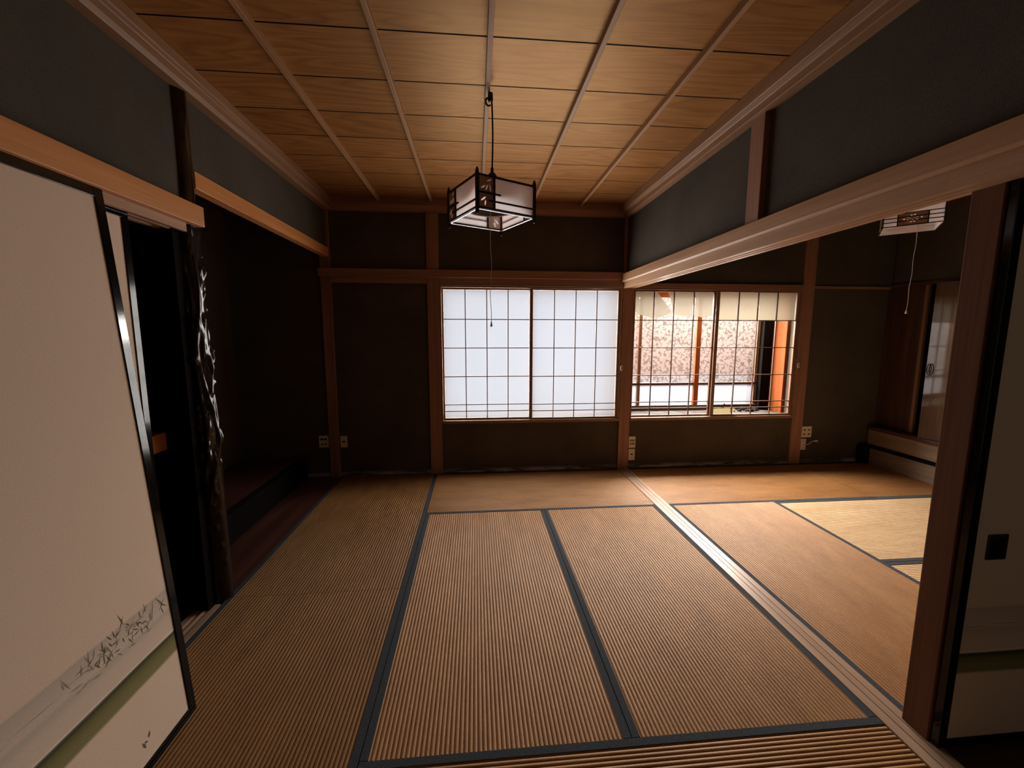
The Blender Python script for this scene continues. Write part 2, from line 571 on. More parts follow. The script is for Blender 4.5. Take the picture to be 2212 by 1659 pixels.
MAT['ink'] = plain('painted_ink', (0.15, 0.125, 0.075), 0.8, 0.1)
MAT['ink_soft'] = plain('painted_soft_ink', (0.34, 0.28, 0.205), 0.8, 0.1)
MAT['metal_dark'] = plain('dark_metal', (0.02, 0.018, 0.016), 0.35, 0.5)
MAT['plastic'] = plain('ivory_plastic', (0.66, 0.60, 0.47), 0.4, 0.5, 0.05)
MAT['hole'] = plain('socket_hole', (0.01, 0.008, 0.007), 0.7, 0.1)
MAT['gloss'] = wood('glossy_closet_board', (0.075, 0.045, 0.028), (0.12, 0.075, 0.048), 'z', 0.06, 0.5, bump=0.0)
MAT['lampwood'] = plain('lamp_panel_wood', (0.46, 0.27, 0.16), 0.6, 0.2)
MAT['lampframe'] = plain('lamp_black_wood', (0.014, 0.009, 0.008), 0.5, 0.3)
MAT['lamppaper'] = paper('lamp_shade_paper', (0.92, 0.89, 0.90), 0.0, (0.30, 0.29, 0.29), 0.03)
MAT['lampwhite'] = plain('white_acrylic_rim', (0.9, 0.9, 0.92), 0.3, 0.5, 0.02)
MAT['lampcut'] = plain('shade_cutout', (0.66, 0.58, 0.50), 0.6, 0.3, 0.05)
MAT['reflector'] = plain('enamel_reflector', (0.13, 0.115, 0.10), 0.5, 0.3, 0.04)
MAT['cordwhite'] = plain('pale_cord', (0.55, 0.50, 0.42), 0.7, 0.2)
MAT['cordblack'] = plain('black_cord', (0.01, 0.009, 0.009), 0.5, 0.4)
MAT['dust'] = plain('dusty_sill', (0.07, 0.064, 0.058), 0.9, 0.1, 0.5, 14)
MAT['pink'] = plain('pink_stucco', (0.82, 0.58, 0.50), 0.9, 0.1, 0.06, 3)
MAT['white_block'] = plain('white_block_wall', (0.82, 0.85, 0.92), 0.9, 0.1, 0.05, 4)
MAT['post_gloss'] = plain('polished_log', (0.020, 0.011, 0.006), 0.15, 0.5, 0.5, 9)
MAT['hallfloor'] = wood('hall_floor_boards', (0.05, 0.025, 0.018), (0.09, 0.05, 0.035), 'x', 0.5, 0.3)

# ------------------------------------------------------------------ the shell
# ground slab under everything
struct('floor', MB().box(-3.75, 3.1, -5.0, 0.55, -0.16, -0.05), MAT['dkwood_y'])
hall = MB()
for k in range(12):
    hall.box(0.115, 1.35, -4.98 + k * 0.18, -4.98 + k * 0.18 + 0.178, -0.05, -0.004)
struct('floor_hall', hall, MAT['hallfloor'], 'dark floor boards of the hall beyond the square post')
hall2 = MB()
for k in range(8):
    hall2.box(-2.85, 0.0, -4.98 + k * 0.168, -4.98 + k * 0.168 + 0.166, -0.05, -0.004)
struct('floor_hall_back', hall2, MAT['hallfloor'], 'dark floor boards of the hall behind the rush mats')

# back wall, 0.5 m deep so that the two window bays are its openings
wb = MB()
ZT = 2.75
Y0, Y1 = 0.02, 0.52
wb.box(-3.75, -1.76, Y0, Y1, -0.1, ZT)
wb.box(-1.76, 0.0, Y0, Y1, -0.1, 0.50).box(-1.76, 0.0, Y0, Y1, 1.82, ZT)
wb.box(0.0, 0.11, Y0, Y1, -0.1, ZT)
wb.box(0.11, 1.83, Y0, Y1, -0.1, 0.50).box(0.11, 1.83, Y0, Y1, 1.82, ZT)
wb.box(1.83, 3.1, Y0, Y1, -0.1, ZT)
struct('wall_back', wb, MAT['wall'])

# left wall: plaster above the beams, closet and alcove behind it
struct('wall_left', MB().box(-2.86, -2.76, -3.72, -1.86, 1.94, ZT), MAT['wall_plain'])
struct('wall_left_alcove', MB().box(-2.86, -2.765, -1.78, 0.0, 2.12, ZT), MAT['wall_plain'])
struct('wall_left_back', MB().box(-3.75, -3.62, -3.72, 0.0, -0.1, ZT), MAT['wall_plain'])
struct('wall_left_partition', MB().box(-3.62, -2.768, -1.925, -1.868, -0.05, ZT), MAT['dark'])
struct('wall_left_closet_end', MB().box(-3.62, -2.78, -3.80, -3.72, -0.05, ZT), MAT['wall_plain'])
struct('wall_left_hall', MB().box(-2.95, -2.80, -5.0, -3.72, -0.1, ZT), MAT['wall_plain'])
struct('wall_front', MB().box(-2.95, 1.5, -5.0, -4.9, -0.1, ZT).box(1.35, 1.5, -4.9, -2.83, -0.1, ZT), MAT['wall_plain'])
# right room
struct('wall_right', MB().box(2.845, 3.05, -2.9, 0.0, 1.87, ZT), MAT['wall_plain'])
struct('wall_right_lower', MB().box(2.845, 3.05, -2.9, -1.39, -0.1, 1.87), MAT['wall_plain'])
struct('wall_right_outer', MB().box(3.05, 3.15, -2.9, 0.0, -0.1, ZT), MAT['wall_plain'])
wf = MB()
wf.box(0.09, 3.05, -2.83, -2.77, 1.94, ZT).box(2.05, 3.05, -2.83, -2.77, -0.05, 1.94)
struct('wall_right_front', wf, MAT['wall_plain'])
# plaster over the opening between the rooms
struct('wall_divider', MB().box(0.025, 0.085, -4.9, 0.0, 1.92, ZT), MAT['wall_plain'])

# ceiling boards of the near room, lapped, with dark-filled joints
cj = [0.02, -0.02, -0.333, -0.628, -0.908, -1.192, -1.487, -1.793, -2.124, -2.43, -2.735, -3.04, -3.345, -3.65, -3.955, -4.26, -4.565, -4.9]
cb = MB()
for a, b_ in zip(cj[1:-1], cj[2:]):
    cb.prism([(a - 0.0052, 2.560), (b_ + 0.0052, 2.561), (b_ + 0.0052, 2.58), (a - 0.0052, 2.578)], 'x', -2.77, 0.03)
ceil = struct('ceiling', cb, MAT['ceiling'])
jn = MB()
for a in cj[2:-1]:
    jn.box(-2.77, 0.03, a - 0.0053, a + 0.0053, 2.5612, 2.579)  # near-black filler painting the shadow between the boards
obj('joint_shadow', jn, MAT['dark'], ceil)
for bx in (-2.275, -1.815, -1.362, -0.905, -0.455):
    bt = MB().box(bx - 0.011, bx + 0.011, -4.9, -0.015, 2.531, 2.562)
    o = obj('ceiling_batten', bt, MAT['batten'], ceil, 0.002)
struct('ceiling_slab', MB().box(-3.75, 3.15, -5.0, 0.55, 2.60, 2.80), MAT['dark'])
struct('ceiling_right', MB().box(0.085, 2.9, -2.85, 0.02, 2.50, 2.53), MAT['dkwood_x'])
struct('ceiling_alcove', MB().box(-3.62, -2.865, -1.87, 0.0, 2.42, 2.44), MAT['dkwood_x'])
struct('ceiling_closet', MB().box(-3.62, -2.865, -3.72, -1.92, 2.05, 2.07), MAT['dkwood_x'])

# cornice rails round the ceiling
struct('trim_1', MB().prism([(-2.77, 2.455), (-2.715, 2.455), (-2.705, 2.475), (-2.705, 2.505), (-2.685, 2.515), (-2.685, 2.56), (-2.77, 2.56)], 'y', -4.9, -0.02), MAT['crown'],
       'stepped wooden cornice along the closet wall under the ceiling', 0.003)
struct('trim_2', MB().prism([(0.03, 2.455), (-0.03, 2.455), (-0.035, 2.49), (-0.07, 2.50), (-0.075, 2.56), (0.03, 2.56)], 'y', -4.9, -0.02), MAT['crown'],
       'stepped wooden cornice above the open side towards the second room', 0.003)
struct('trim_3', MB().prism([(0.03, 2.46), (-0.03, 2.46), (-0.04, 2.49), (-0.06, 2.50), (-0.06, 2.56), (0.03, 2.56)], 'x', -2.77, 0.03), MAT['post_x'],
       'wooden cornice along the window wall under the ceiling', 0.003)

# posts
struct('trim_4', MB().box(-2.828, -2.738, 0.0, 0.08, -0.05, 2.47), MAT['post_z'], 'square corner post between the dark alcove and the window wall', 0.004)
struct('trim_5', MB().box(-1.878, -1.764, 0.0, 0.08, -0.05, 2.47), MAT['post_z'], 'square wooden post left of the paper window', 0.004)
struct('trim_6', MB().box(-0.002, 0.109, 0.0, 0.08, -0.05, 2.5), MAT['post_z'], 'square wooden post between the two windows', 0.004)
struct('trim_7', MB().box(1.862, 1.985, 0.0, 0.08, -0.05, 2.5), MAT['post_z'], 'square wooden post right of the torn paper window', 0.004)
struct('trim_8', MB().box(0.082, 0.207, -2.836, -2.75, -0.05, 1.815), MAT['post_dark'], 'broad square post at the end of the floor track', 0.004)
struct('trim_9', MB().box(-0.004, 0.09, -1.895, -1.792, 1.93, 2.47), MAT['post_z'], 'short post standing on the long beam below the cornice', 0.003)

# beams
struct('trim_10', MB().prism([(-0.024, 1.938), (-0.024, 1.870), (-0.013, 1.860), (0.0, 1.860), (0.0, 1.866), (0.109, 1.866), (0.109, 1.938)], 'y', -4.9, 0.0), MAT['beam_y'], 'long planed beam over the opening between the two rooms', 0.003)
km = MB()
KZ = 1.805
prof = [(0.0, 1.868), (0.0, KZ), (0.028, KZ), (0.028, KZ + 0.016), (0.047, KZ + 0.016), (0.047, KZ), (0.062, KZ), (0.062, KZ + 0.016), (0.081, KZ + 0.016), (0.081, KZ), (0.109, KZ), (0.109, 1.868)]
km.prism(prof, 'y', -2.752, 0.0)
km.prism([(0.0, 1.868), (0.0, KZ), (0.028, KZ), (0.028, KZ + 0.016), (0.047, KZ + 0.016), (0.047, KZ), (0.081, KZ), (0.081, 1.868)], 'y', -4.9, -2.752)
struct('trim_11', km, MAT['rail'], 'grooved sliding door head rail under the long beam')
struct('trim_12', MB().box(-2.84, -0.004, -0.026, 0.03, 1.882, 1.953), MAT['post_x'], 'horizontal rail across the window wall above the paper window', 0.003)
struct('trim_13', MB().box(-2.738, -1.878, -0.004, 0.03, 1.828, 1.884).box(-1.764, -0.002, -0.004, 0.03, 1.822, 1.884), MAT['post_x'], 'lower dark red rail just above the paper window', 0.002)
struct('trim_14', MB().box(0.109, 1.862, -0.006, 0.03, 1.812, 1.858), MAT['post_x'], 'dark red rail above the torn paper window', 0.002)
struct('trim_15', MB().box(1.985, 2.845, 0.005, 0.03, 1.825, 1.850), MAT['post_x'], 'thin dark rail on the wall right of the torn paper window', 0.002)
struct('trim_16', MB().box(-2.742, -2.700, -4.9, -1.802, 1.868, 1.958).box(-2.76, -2.742, -4.9, -1.90, 1.868, 1.958), MAT['new_y'], 'pale orange beam over the closet with a square cut end', 0.002)
kl = [(-2.735, 1.872), (-2.735, 1.831), (-2.752, 1.831), (-2.752, 1.845), (-2.772, 1.845), (-2.772, 1.831), (-2.79, 1.831), (-2.79, 1.845), (-2.815, 1.845), (-2.815, 1.831), (-2.84, 1.831), (-2.84, 1.872)]
struct('trim_17', MB().prism(kl, 'y', -3.72, -1.878), MAT['beam_y'], 'grooved head rail of the closet under the pale beam')
struct('trim_18', MB().box(-2.80, -2.742, -1.775, -0.005, 2.052, 2.132), MAT['new_y'], 'pale hanging beam over the dark alcove', 0.003)

# floor tracks
tk = [(0.002, -0.05), (0.002, 0.004), (0.0395, 0.004), (0.0395, -0.004), (0.0435, -0.004), (0.0435, 0.004), (0.0715, 0.004), (0.0715, -0.004), (0.0755, -0.004), (0.0755, 0.004), (0.109, 0.004), (0.109, -0.05)]
struct('trim_19', MB().prism(tk, 'y', -4.9, -0.001), MAT['track'], 'worn wooden floor track between the two rooms')
tl_ = [(-2.734, -0.05), (-2.734, 0.006), (-2.760, 0.006), (-2.760, 0.0), (-2.782, 0.0), (-2.782, 0.006), (-2.79, 0.006), (-2.79, 0.0), (-2.812, 0.0), (-2.812, 0.006), (-2.84, 0.006), (-2.84, -0.05)]
struct('trim_20', MB().prism(tl_, 'y', -3.72, -1.885), MAT['track'], 'floor track of the closet at the edge of the mats')

# alcove: low board, raised step, red floor
struct('floor_alcove', MB().box(-3.04, -2.734, -1.80, 0.0, -0.05, -0.001), MAT['toko'], 'dark red floor board at the front of the alcove', 0.002)
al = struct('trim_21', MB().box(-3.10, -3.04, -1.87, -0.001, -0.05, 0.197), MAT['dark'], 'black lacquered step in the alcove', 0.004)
struct('floor_alcove_raised', MB().box(-3.62, -3.10, -1.87, 0.0, -0.05, 0.190), MAT['toko'], 'raised red floor of the alcove behind the black step')
struct('trim_22', MB().box(-3.105, -3.02, -0.03, 0.02, 0.13, 0.225), MAT['toko'], 'small square wood end on the alcove back wall', 0.002)

# closet inside
struct('floor_closet', MB().box(-3.62, -2.84, -3.72, -1.92, -0.05, 0.0), MAT['dkwood_y'], 'closet floor board')
tag(obj('closet_shelf', MB().box(-3.61, -2.88, -3.71, -1.925, 0.83, 0.912), MAT['new_y'], None, 0.002), 'wooden closet shelf edge showing in the dark gap beside the log post', 'shelf')

# ------------------------------------------------------------------ log post with polished bumps
lp = MB()
NZ, NT = 520, 72
cx, cy, R0 = -2.772, -1.818, 0.046
rnd = random.Random(21)
knots = []
for k in range(150):
    z = rnd.uniform(0.62, 1.9)
    knots.append((z, rnd.uniform(-PI, PI), rnd.uniform(0.010, 0.040), rnd.uniform(0.10, 0.24), rnd.uniform(0.004, 0.013)))
for z, th in ((0.30, -0.6), (0.40, -0.9), (0.47, -0.55), (0.52, -1.0), (0.58, -0.7), (0.21, -0.35)):
    knots.append((z, th, 0.012, 0.14, 0.006))
for k in range(30):
    z = rnd.uniform(0.05, 0.62)
    knots.append((z, rnd.uniform(0.8, 5.0), 0.012, 0.14, 0.005))
for k in range(34):
    z = rnd.uniform(1.95, 2.45)
    knots.append((z, rnd.uniform(-PI, PI), rnd.uniform(0.03, 0.08), 0.2, rnd.uniform(0.001, 0.003)))
ridges = [(0.55, 1.75, -1.5, 0.9, 0.16, 0.010), (0.7, 1.5, -0.1, -1.0, 0.13, 0.009), (0.45, 1.1, -1.2, 1.5, 0.16, 0.010), (1.1, 1.85, -0.9, -0.8, 0.14, 0.009), (0.9, 1.6, 2.2, 1.2, 0.16, 0.009), (0.6, 1.3, 3.0, -1.2, 0.15, 0.009)]
import bisect
knots.sort()
kz = [k[0] for k in knots]
for i in range(NZ + 1):
    z = 2.47 * i / NZ
    lo, hi = bisect.bisect(kz, z - 0.14), bisect.bisect(kz, z + 0.14)
    wx = 0.006 * math.sin(2.1 * z + 0.4)
    for j in range(NT):
        th = -PI + 2 * PI * j / NT
        r = R0 + 0.006 * (1 - z / 2.47) + 0.0015 * math.sin(3 * th + 2.5 * z) + 0.001 * math.sin(11 * z + th)
        for q in range(lo, hi):
            k = knots[q]
            dz = (z - k[0]) / k[2]
            if abs(dz) > 3:
                continue
            dt = (th - k[1] + PI) % (2 * PI) - PI
            r += k[4] * math.exp(-dz * dz - (dt / k[3]) ** 2)
        for (za, zb, t0, sl, wd, am) in ridges:
            if za < z < zb:
                s_ = (z - za) / (zb - za)
                dt = (th - (t0 + sl * s_ + 0.25 * math.sin(9 * z)) + PI) % (2 * PI) - PI
                r += am * math.sin(PI * s_) ** 0.5 * math.exp(-(dt / wd) ** 2)
        lp.v.append((cx + r * math.cos(th) + wx, cy + r * math.sin(th), z - 0.003))
for i in range(NZ):
    for j in range(NT):
        a, b_ = i * NT + j, i * NT + (j + 1) % NT
        lp.f.append((a, b_, b_ + NT, a + NT))
lp.f.append(tuple(range(NT))[::-1])
tag(obj('log_post', lp, MAT['post_gloss'], None, 0, True), 'dark knobbly polished log post at the front corner of the alcove', 'post')

# ------------------------------------------------------------------ rush mats
HW = 0.027


def tatami(x0, x1, y0, y1, along, label, mat, borders=(True, True), group=None):
    """along: the long side's axis; the ridges and the cloth borders run along it"""
    g = 0.0012
    x0, x1, y0, y1 = x0 + g, x1 - g, y0 + g, y1 - g
    t = thing('tatami_mat', label, 'floor mat', ((x0 + x1) / 2, (y0 + y1) / 2, -0.05), group=group)
    mb = MB()
    a0, a1 = (x0, x1) if along == 'y' else (y0, y1)     # across the ridges
    l0, l1 = (y0, y1) if along == 'y' else (x0, x1)
    n = max(8, round((a1 - a0) / 0.0158))
    per = 6
    N = n * per
    for i in range(N + 1):
        a = a0 + (a1 - a0) * i / N
        ph = (i % per) / per
        h = -0.0042 * (1 - abs(math.sin(PI * ph)) ** 0.6)
        for l, zz in ((l0, -0.05), (l0, h), (l1, h), (l1, -0.05)):
            mb.v.append((a, l, zz) if along == 'y' else (l, a, zz))
    for i in range(N):
        for k in range(3):
            q = (i * 4 + k, i * 4 + k + 1, (i + 1) * 4 + k + 1, (i + 1) * 4 + k)
            mb.f.append(q if along == 'x' else q[::-1])
    mb.f.append((0, 1, 2, 3))
    mb.f.append((N * 4 + 3, N * 4 + 2, N * 4 + 1, N * 4))
    obj('woven_surface', mb, mat, t, 0, False, True)
    for k, side in enumerate((a0, a1)):
        if not borders[k]:
            continue
        s0, s1 = (side - 0.0006, side + HW) if k == 0 else (side - HW, side + 0.0006)
        bb = MB()
        if along == 'y':
            bb.box(s0, s1, l0 - 0.0003, l1 + 0.0003, -0.03, 0.0014)
        else:
            bb.box(l0 - 0.0003, l1 + 0.0003, s0, s1, -0.03, 0.0014)
        obj('cloth_border', bb, MAT['heri'], t, 0.0006, False, True)
    return t


GL, GR = 'rush mats of the near room', 'rush mats of the second room'
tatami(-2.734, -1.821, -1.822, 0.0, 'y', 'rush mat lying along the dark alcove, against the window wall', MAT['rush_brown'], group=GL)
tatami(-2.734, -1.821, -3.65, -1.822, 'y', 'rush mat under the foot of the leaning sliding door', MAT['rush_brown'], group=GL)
tatami(-1.819, 0.0, -0.908, 0.0, 'x', 'rush mat laid crosswise below the whole paper window', MAT['rush_x'], (True, True), GL)
tatami(-1.819, -0.911, -2.736, -0.908, 'y', 'middle lengthwise rush mat bordered by cloth strips, under the near pendant lamp', MAT['rush_y'], group=GL)
tatami(-0.909, 0.0, -2.736, -0.908, 'y', 'lengthwise rush mat of the near room beside the floor track', MAT['rush_y'], group=GL)
tatami(-1.819, 0.0, -3.65, -2.736, 'x', 'crosswise rush mat nearest the viewer with thick ridges', MAT['rush_x'], group=GL)
tatami(0.11, 1.925, -0.908, 0.0, 'x', 'crosswise rush mat below the torn paper window', MAT['rush_x'], group=GR)
tatami(1.927, 2.724, -0.915, 0.0, 'x', 'half size rush mat in the far corner by the stepped plinth', MAT['rush_x'], group=GR)
tatami(0.11, 1.024, -2.745, -0.908, 'y', 'lengthwise rush mat of the second room beside the floor track', MAT['rush_y'], group=GR)
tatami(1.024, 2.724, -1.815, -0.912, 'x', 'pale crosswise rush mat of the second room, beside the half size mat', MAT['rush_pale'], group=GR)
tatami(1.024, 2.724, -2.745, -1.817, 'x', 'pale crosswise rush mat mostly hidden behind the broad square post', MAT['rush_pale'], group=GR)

# ------------------------------------------------------------------ windows
def window_frame(name, xa, xb, sillm):
    mb = MB()
    mb.box(xa, xb, -0.008, 0.10, 0.497, 0.527)
    mb.box(xa, xb, 0.002, 0.10, 1.797, 1.822)
    mb.box(xa, xa + 0.016, 0.002, 0.10, 0.527, 1.797)
    mb.box(xb - 0.016, xb, 0.002, 0.10, 0.527, 1.797)
    o = struct(name, mb, MAT['frame_x'], sillm, 0.003)
    return o


MAT['strip'] = plain('lit_groove_tone', (0.42, 0.40, 0.38), 0.4, 0.4)
w1 = window_frame('window_1', -1.764, -0.002, 'wooden frame of the whole paper window')
w2 = window_frame('window_2', 0.109, 1.862, 'wooden frame of the torn paper window')

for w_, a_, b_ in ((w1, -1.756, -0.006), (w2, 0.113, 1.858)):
    obj('lit_groove_strip', MB().box(a_, b_, -0.003, 0.004, 1.8125, 1.8175), MAT['strip'], w_)  # pale strip standing in for light caught in the sliding groove

ZB = (1.503, 1.230, 0.953, 0.677, 0.612)
PZ0, PZ1 = 0.545, 1.781


def shoji(name, label, xa, xb, pa, pb, y, group):
    """xa..xb outer width, pa..pb the papered width"""
    t = thing(name, label, 'paper screen', ((xa + xb) / 2, y, 0.527), group=group)
    fr = MB()
    fr.box(xa, pa, y, y + 0.024, 0.528, 1.796).box(pb, xb, y, y + 0.024, 0.528, 1.796)
    fr.box(pa, pb, y, y + 0.024, 0.528, PZ0).box(pa, pb, y, y + 0.024, PZ1, 1.796)
    obj('frame', fr, MAT['frame_z'], t, 0.0015, False, True)
    lt = MB()
    for k in (1, 2, 3):
        x = pa + (pb - pa) * k / 4
        lt.box(x - 0.0042, x + 0.0042, y + 0.006, y + 0.018, PZ0, PZ1)
    for z in ZB:
        lt.box(pa, pb, y + 0.0055, y + 0.0175, z - 0.004, z + 0.004)
    obj('lattice', lt, MAT['kumiko_z'], t, 0, False, True)
    return t


def sheet(t, name, pts, y, m, curl=0.0, label=None):
    """a paper piece: polygon in x,z at depth y; curl pushes its lower edge towards the room"""
    n = len(pts)
    zt = max(p[1] for p in pts)
    zb = min(p[1] for p in pts)
    mb = MB()

    def yy(p):
        s_ = (zt - p[1]) / max(1e-6, zt - zb)
        return y - curl * s_ * s_
    mb.add([(p[0], yy(p), p[1]) for p in pts], [tuple(range(n))])
    o = obj(name, mb, m, t, 0, False, True)
    if label:
        o['label'] = label
    return o


GS = 'sliding paper screens in the windows'
sA = shoji('shoji_screen', 'left half of the whole paper window, beside the wooden post', -1.748, -0.880, -1.732, -0.912, 0.042, GS)
sB = shoji('shoji_screen', 'right half of the whole paper window, beside the post between the windows', -0.912, -0.018, -0.881, -0.044, 0.012, GS)
sC = shoji('shoji_screen', 'lattice screen with torn drooping paper left in its top row', 0.125, 0.988, 0.128, 0.952, 0.042, GS)
sD = shoji('shoji_screen', 'lattice screen with an intact top row of tan paper', 0.962, 1.846, 0.995, 1.818, 0.012, GS)
for s_, pa, pb, y in ((sA, -1.732, -0.912, 0.042), (sB, -0.881, -0.044, 0.012)):
    obj('paper', MB().add([(pa, y + 0.0184, PZ0), (pb, y + 0.0184, PZ0), (pb, y + 0.0184, PZ1), (pa, y + 0.0184, PZ1)], [(0, 1, 2, 3)]), MAT['paper'], s_, 0, False, True)


def px2xz(u, v, Y):
    d = fw * F_PX + rt2 * (u - 1106) - up2 * (v - 829.5)
    k = (Y - CAM.y) / d.y
    return (CAM.x + k * d.x, CAM.z + k * d.z)


# torn pieces, measured on the screen plane (metres: x across the wall, z up)
YP = 0.0605
TORN = [
    [(0.129, 1.780), (0.336, 1.780), (0.333, 1.520), (0.275, 1.534), (0.166, 1.564), (0.132, 1.595)],
    [(0.343, 1.780), (0.366, 1.780), (0.521, 1.586), (0.514, 1.573), (0.416, 1.537), (0.343, 1.520)],
    [(0.474, 1.780), (0.538, 1.780), (0.540, 1.600), (0.528, 1.570), (0.514, 1.512), (0.534, 1.60), (0.508, 1.71)],
    [(0.550, 1.780), (0.748, 1.780), (0.744, 1.700), (0.728, 1.528), (0.673, 1.538), (0.550, 1.556)],
    [(0.757, 1.780), (0.950, 1.780), (0.945, 1.674), (0.944, 1.542), (0.870, 1.544), (0.878, 1.522), (0.757, 1.552), (0.766, 1.67)],
]
for k, p in enumerate(TORN):
    sheet(sC, 'torn_paper', p, YP, MAT['paper_grey'], 0.016 if k != 2 else 0.004, 'torn paper flap' if k == 0 else None)
bx = [0.995 + (1.818 - 0.995) * k / 4 for k in range(5)]
for k in range(4):
    x0, x1 = bx[k] + 0.004, bx[k + 1] - 0.004
    pts = [(x0, 1.780), (x1, 1.780), (x1, 1.508), ((x0 + x1) / 2 + 0.03, 1.505 + 0.004 * (k % 2)), (x0, 1.507)]
    sheet(sD, 'paper', pts, 0.0305, MAT['paper_tan'])
# scraps left at the foot of the right screen
sheet(sD, 'paper_scrap', [(0.998, 0.547), (1.192, 0.547), (1.192, 0.608), (1.135, 0.606), (1.10, 0.618), (1.07, 0.606), (1.0, 0.603)], 0.0305, MAT['paper_yellow'], 0, 'yellowed scrap of paper left at the foot')
sheet(sD, 'paper_scrap', [(1.203, 0.556), (1.222, 0.560), (1.246, 0.596), (1.225, 0.604), (1.203, 0.604)], 0.0305, MAT['paper_yellow'])
sheet(sD, 'paper_scrap', [(1.083, 0.628), (1.089, 0.64), (1.12, 0.624), (1.135, 0.645), (1.115, 0.66), (1.13, 0.64), (1.118, 0.618), (1.10, 0.618)], 0.0305, MAT['dkwood_z'])

# outer glazed window of the torn bay
YG = 0.36
gx = [(0.115, 0.318), (0.352, 0.962), (1.012, 1.665)]
og = thing('glazed_window', 'outer wooden window of patterned glass behind the torn paper screens', 'window', (0.98, YG, 0.53))
fr = MB()
fr.box(0.318, 0.352, YG, YG + 0.03, 0.585, 1.80)
fr.box(1.665, 1.70, YG, YG + 0.03, 0.585, 1.80)
obj('stile', fr, MAT['frame_z'], og, 0.002, False, True)
obj('meeting_stile', MB().box(0.962, 1.012, YG - 0.012, YG + 0.03, 0.585, 1.80), MAT['orange_z'], og, 0.002, False, True)
obj('top_rail', MB().box(0.115, 1.70, YG, YG + 0.03, 1.755, 1.82), MAT['orange_x'], og, 0.002, False, True)
obj('middle_rail', MB().box(0.115, 1.70, YG - 0.004, YG + 0.028, 0.808, 0.835), MAT['dkwood_x'], og, 0.002, False, True)
obj('bottom_rail', MB().box(0.113, 1.80, YG - 0.02, YG + 0.03, 0.53, 0.588), MAT['dkwood_x'], og, 0.002, False, True)
for k, (a, b_) in enumerate(gx):
    obj('upper_pane', MB().box(a, b_, YG + 0.013, YG + 0.017, 0.835, 1.755), MAT['glass_up'], og, 0, False, True)
    obj('lower_pane', MB().box(a, b_, YG + 0.013, YG + 0.017, 0.588, 0.808), MAT['glass_low'], og, 0, False, True)
# bay lining: orange jamb on the right, dusty sill
struct('trim_23', MB().box(1.803, 1.831, 0.10, 0.30, 0.53, 1.82), MAT['orange_z'], 'bright orange jamb board inside the torn window bay', 0.003)
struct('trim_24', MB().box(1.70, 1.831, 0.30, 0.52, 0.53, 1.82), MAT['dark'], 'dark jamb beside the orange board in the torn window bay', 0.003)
struct('trim_25', MB().box(0.111, 1.829, 0.10, 0.34, 0.50, 0.531), MAT['dust'], 'dusty pale sill inside the torn window bay', 0.002)
struct('trim_26', MB().box(0.111, 0.124, 0.10, 0.52, 0.53, 1.82).box(0.111, 1.829, 0.10, 0.50, 1.815, 1.83), MAT['frame_x'], 'wooden lining at the head of the torn window bay')
# debris on the sill
deb = thing('window_debris', 'dark heap of dust and scraps on the sill behind the torn screens', 'debris', (1.4, 0.24, 0.531))
mb = MB()
rd = random.Random(5)
for k in range(26):
    x = rd.uniform(1.22, 1.66)
    y = rd.uniform(0.20, 0.31)
    r = rd.uniform(0.012, 0.034)
    mb.lathe([(r, 0.531), (r * 0.8, 0.531 + r * 0.6), (r * 0.2, 0.531 + r * rd.uniform(0.8, 1.5))], (x, y), 7)
obj('dust_heap', mb, MAT['hole'], deb, 0, False, True)
mb = MB()
for k in range(7):
    x = rd.uniform(1.28, 1.6)
    mb.tube([(x, 0.19, 0.545), (x + 0.04, 0.2, 0.575), (x + rd.uniform(0.03, 0.1), 0.21, 0.56)], 0.002, 5)
obj('straw_scraps', mb, MAT['dust'], deb, 0, False, True)

# neighbour seen through the glass
tag(obj('neighbour_house_wall', MB().box(1.62, 9.0, 4.2, 4.6, -0.5, 4.2), MAT['pink']), 'pink stucco house wall seen through the patterned glass', 'house wall')
tag(obj('garden_block_wall', MB().box(1.27, 8.0, 3.1, 3.3, -0.5, 0.62), MAT['white_block']), 'low white block wall seen through the lower patterned panes', 'garden wall')

# window catches on the posts
for x, z, lab in ((0.004, 1.03, 'small ivory oval catch on the post between the windows'), (1.873, 1.047, 'small ivory oval catch on the post right of the torn window')):
    c = thing('window_catch', lab, 'catch', (x, -0.006, z), group='ivory window catches')
    pts = [(0.013 * math.cos(a), 0.027 * math.sin(a) * (1.0 if abs(math.sin(a)) < 0.9 else 1.02)) for a in [2 * PI * k / 20 for k in range(20)]]
    obj('plate', MB().prism(pts, 'y', -0.004, 0.006), MAT['plastic'], c, 0.0015)
    obj('slot', MB().prism([(p[0] * 0.42 + 0.002, p[1] * 0.55 + 0.002) for p in pts], 'y', -0.0055, -0.0035), MAT['frame_z'], c)

# ------------------------------------------------------------------ sliding doors (painted paper in black lacquer frames)
def strokes(mb, items, y):
    for (x, z, ln, ang, w) in items:
        d = Vector((math.cos(ang), 0, math.sin(ang)))
        n = Vector((-math.sin(ang), 0, math.cos(ang)))
        p = Vector((x, y, z))
        a, b_, c, e = p, p + d * ln * 0.45 + n * w, p + d * ln, p + d * ln * 0.45 - n * w
        q = [a, b_, c, e]
        mb.add(q + [v + Vector((0, -0.0004, 0)) for v in q], [(3, 2, 1, 0), (4, 5, 6, 7), (0, 1, 5, 4), (1, 2, 6, 5), (2, 3, 7, 6), (3, 0, 4, 7)])


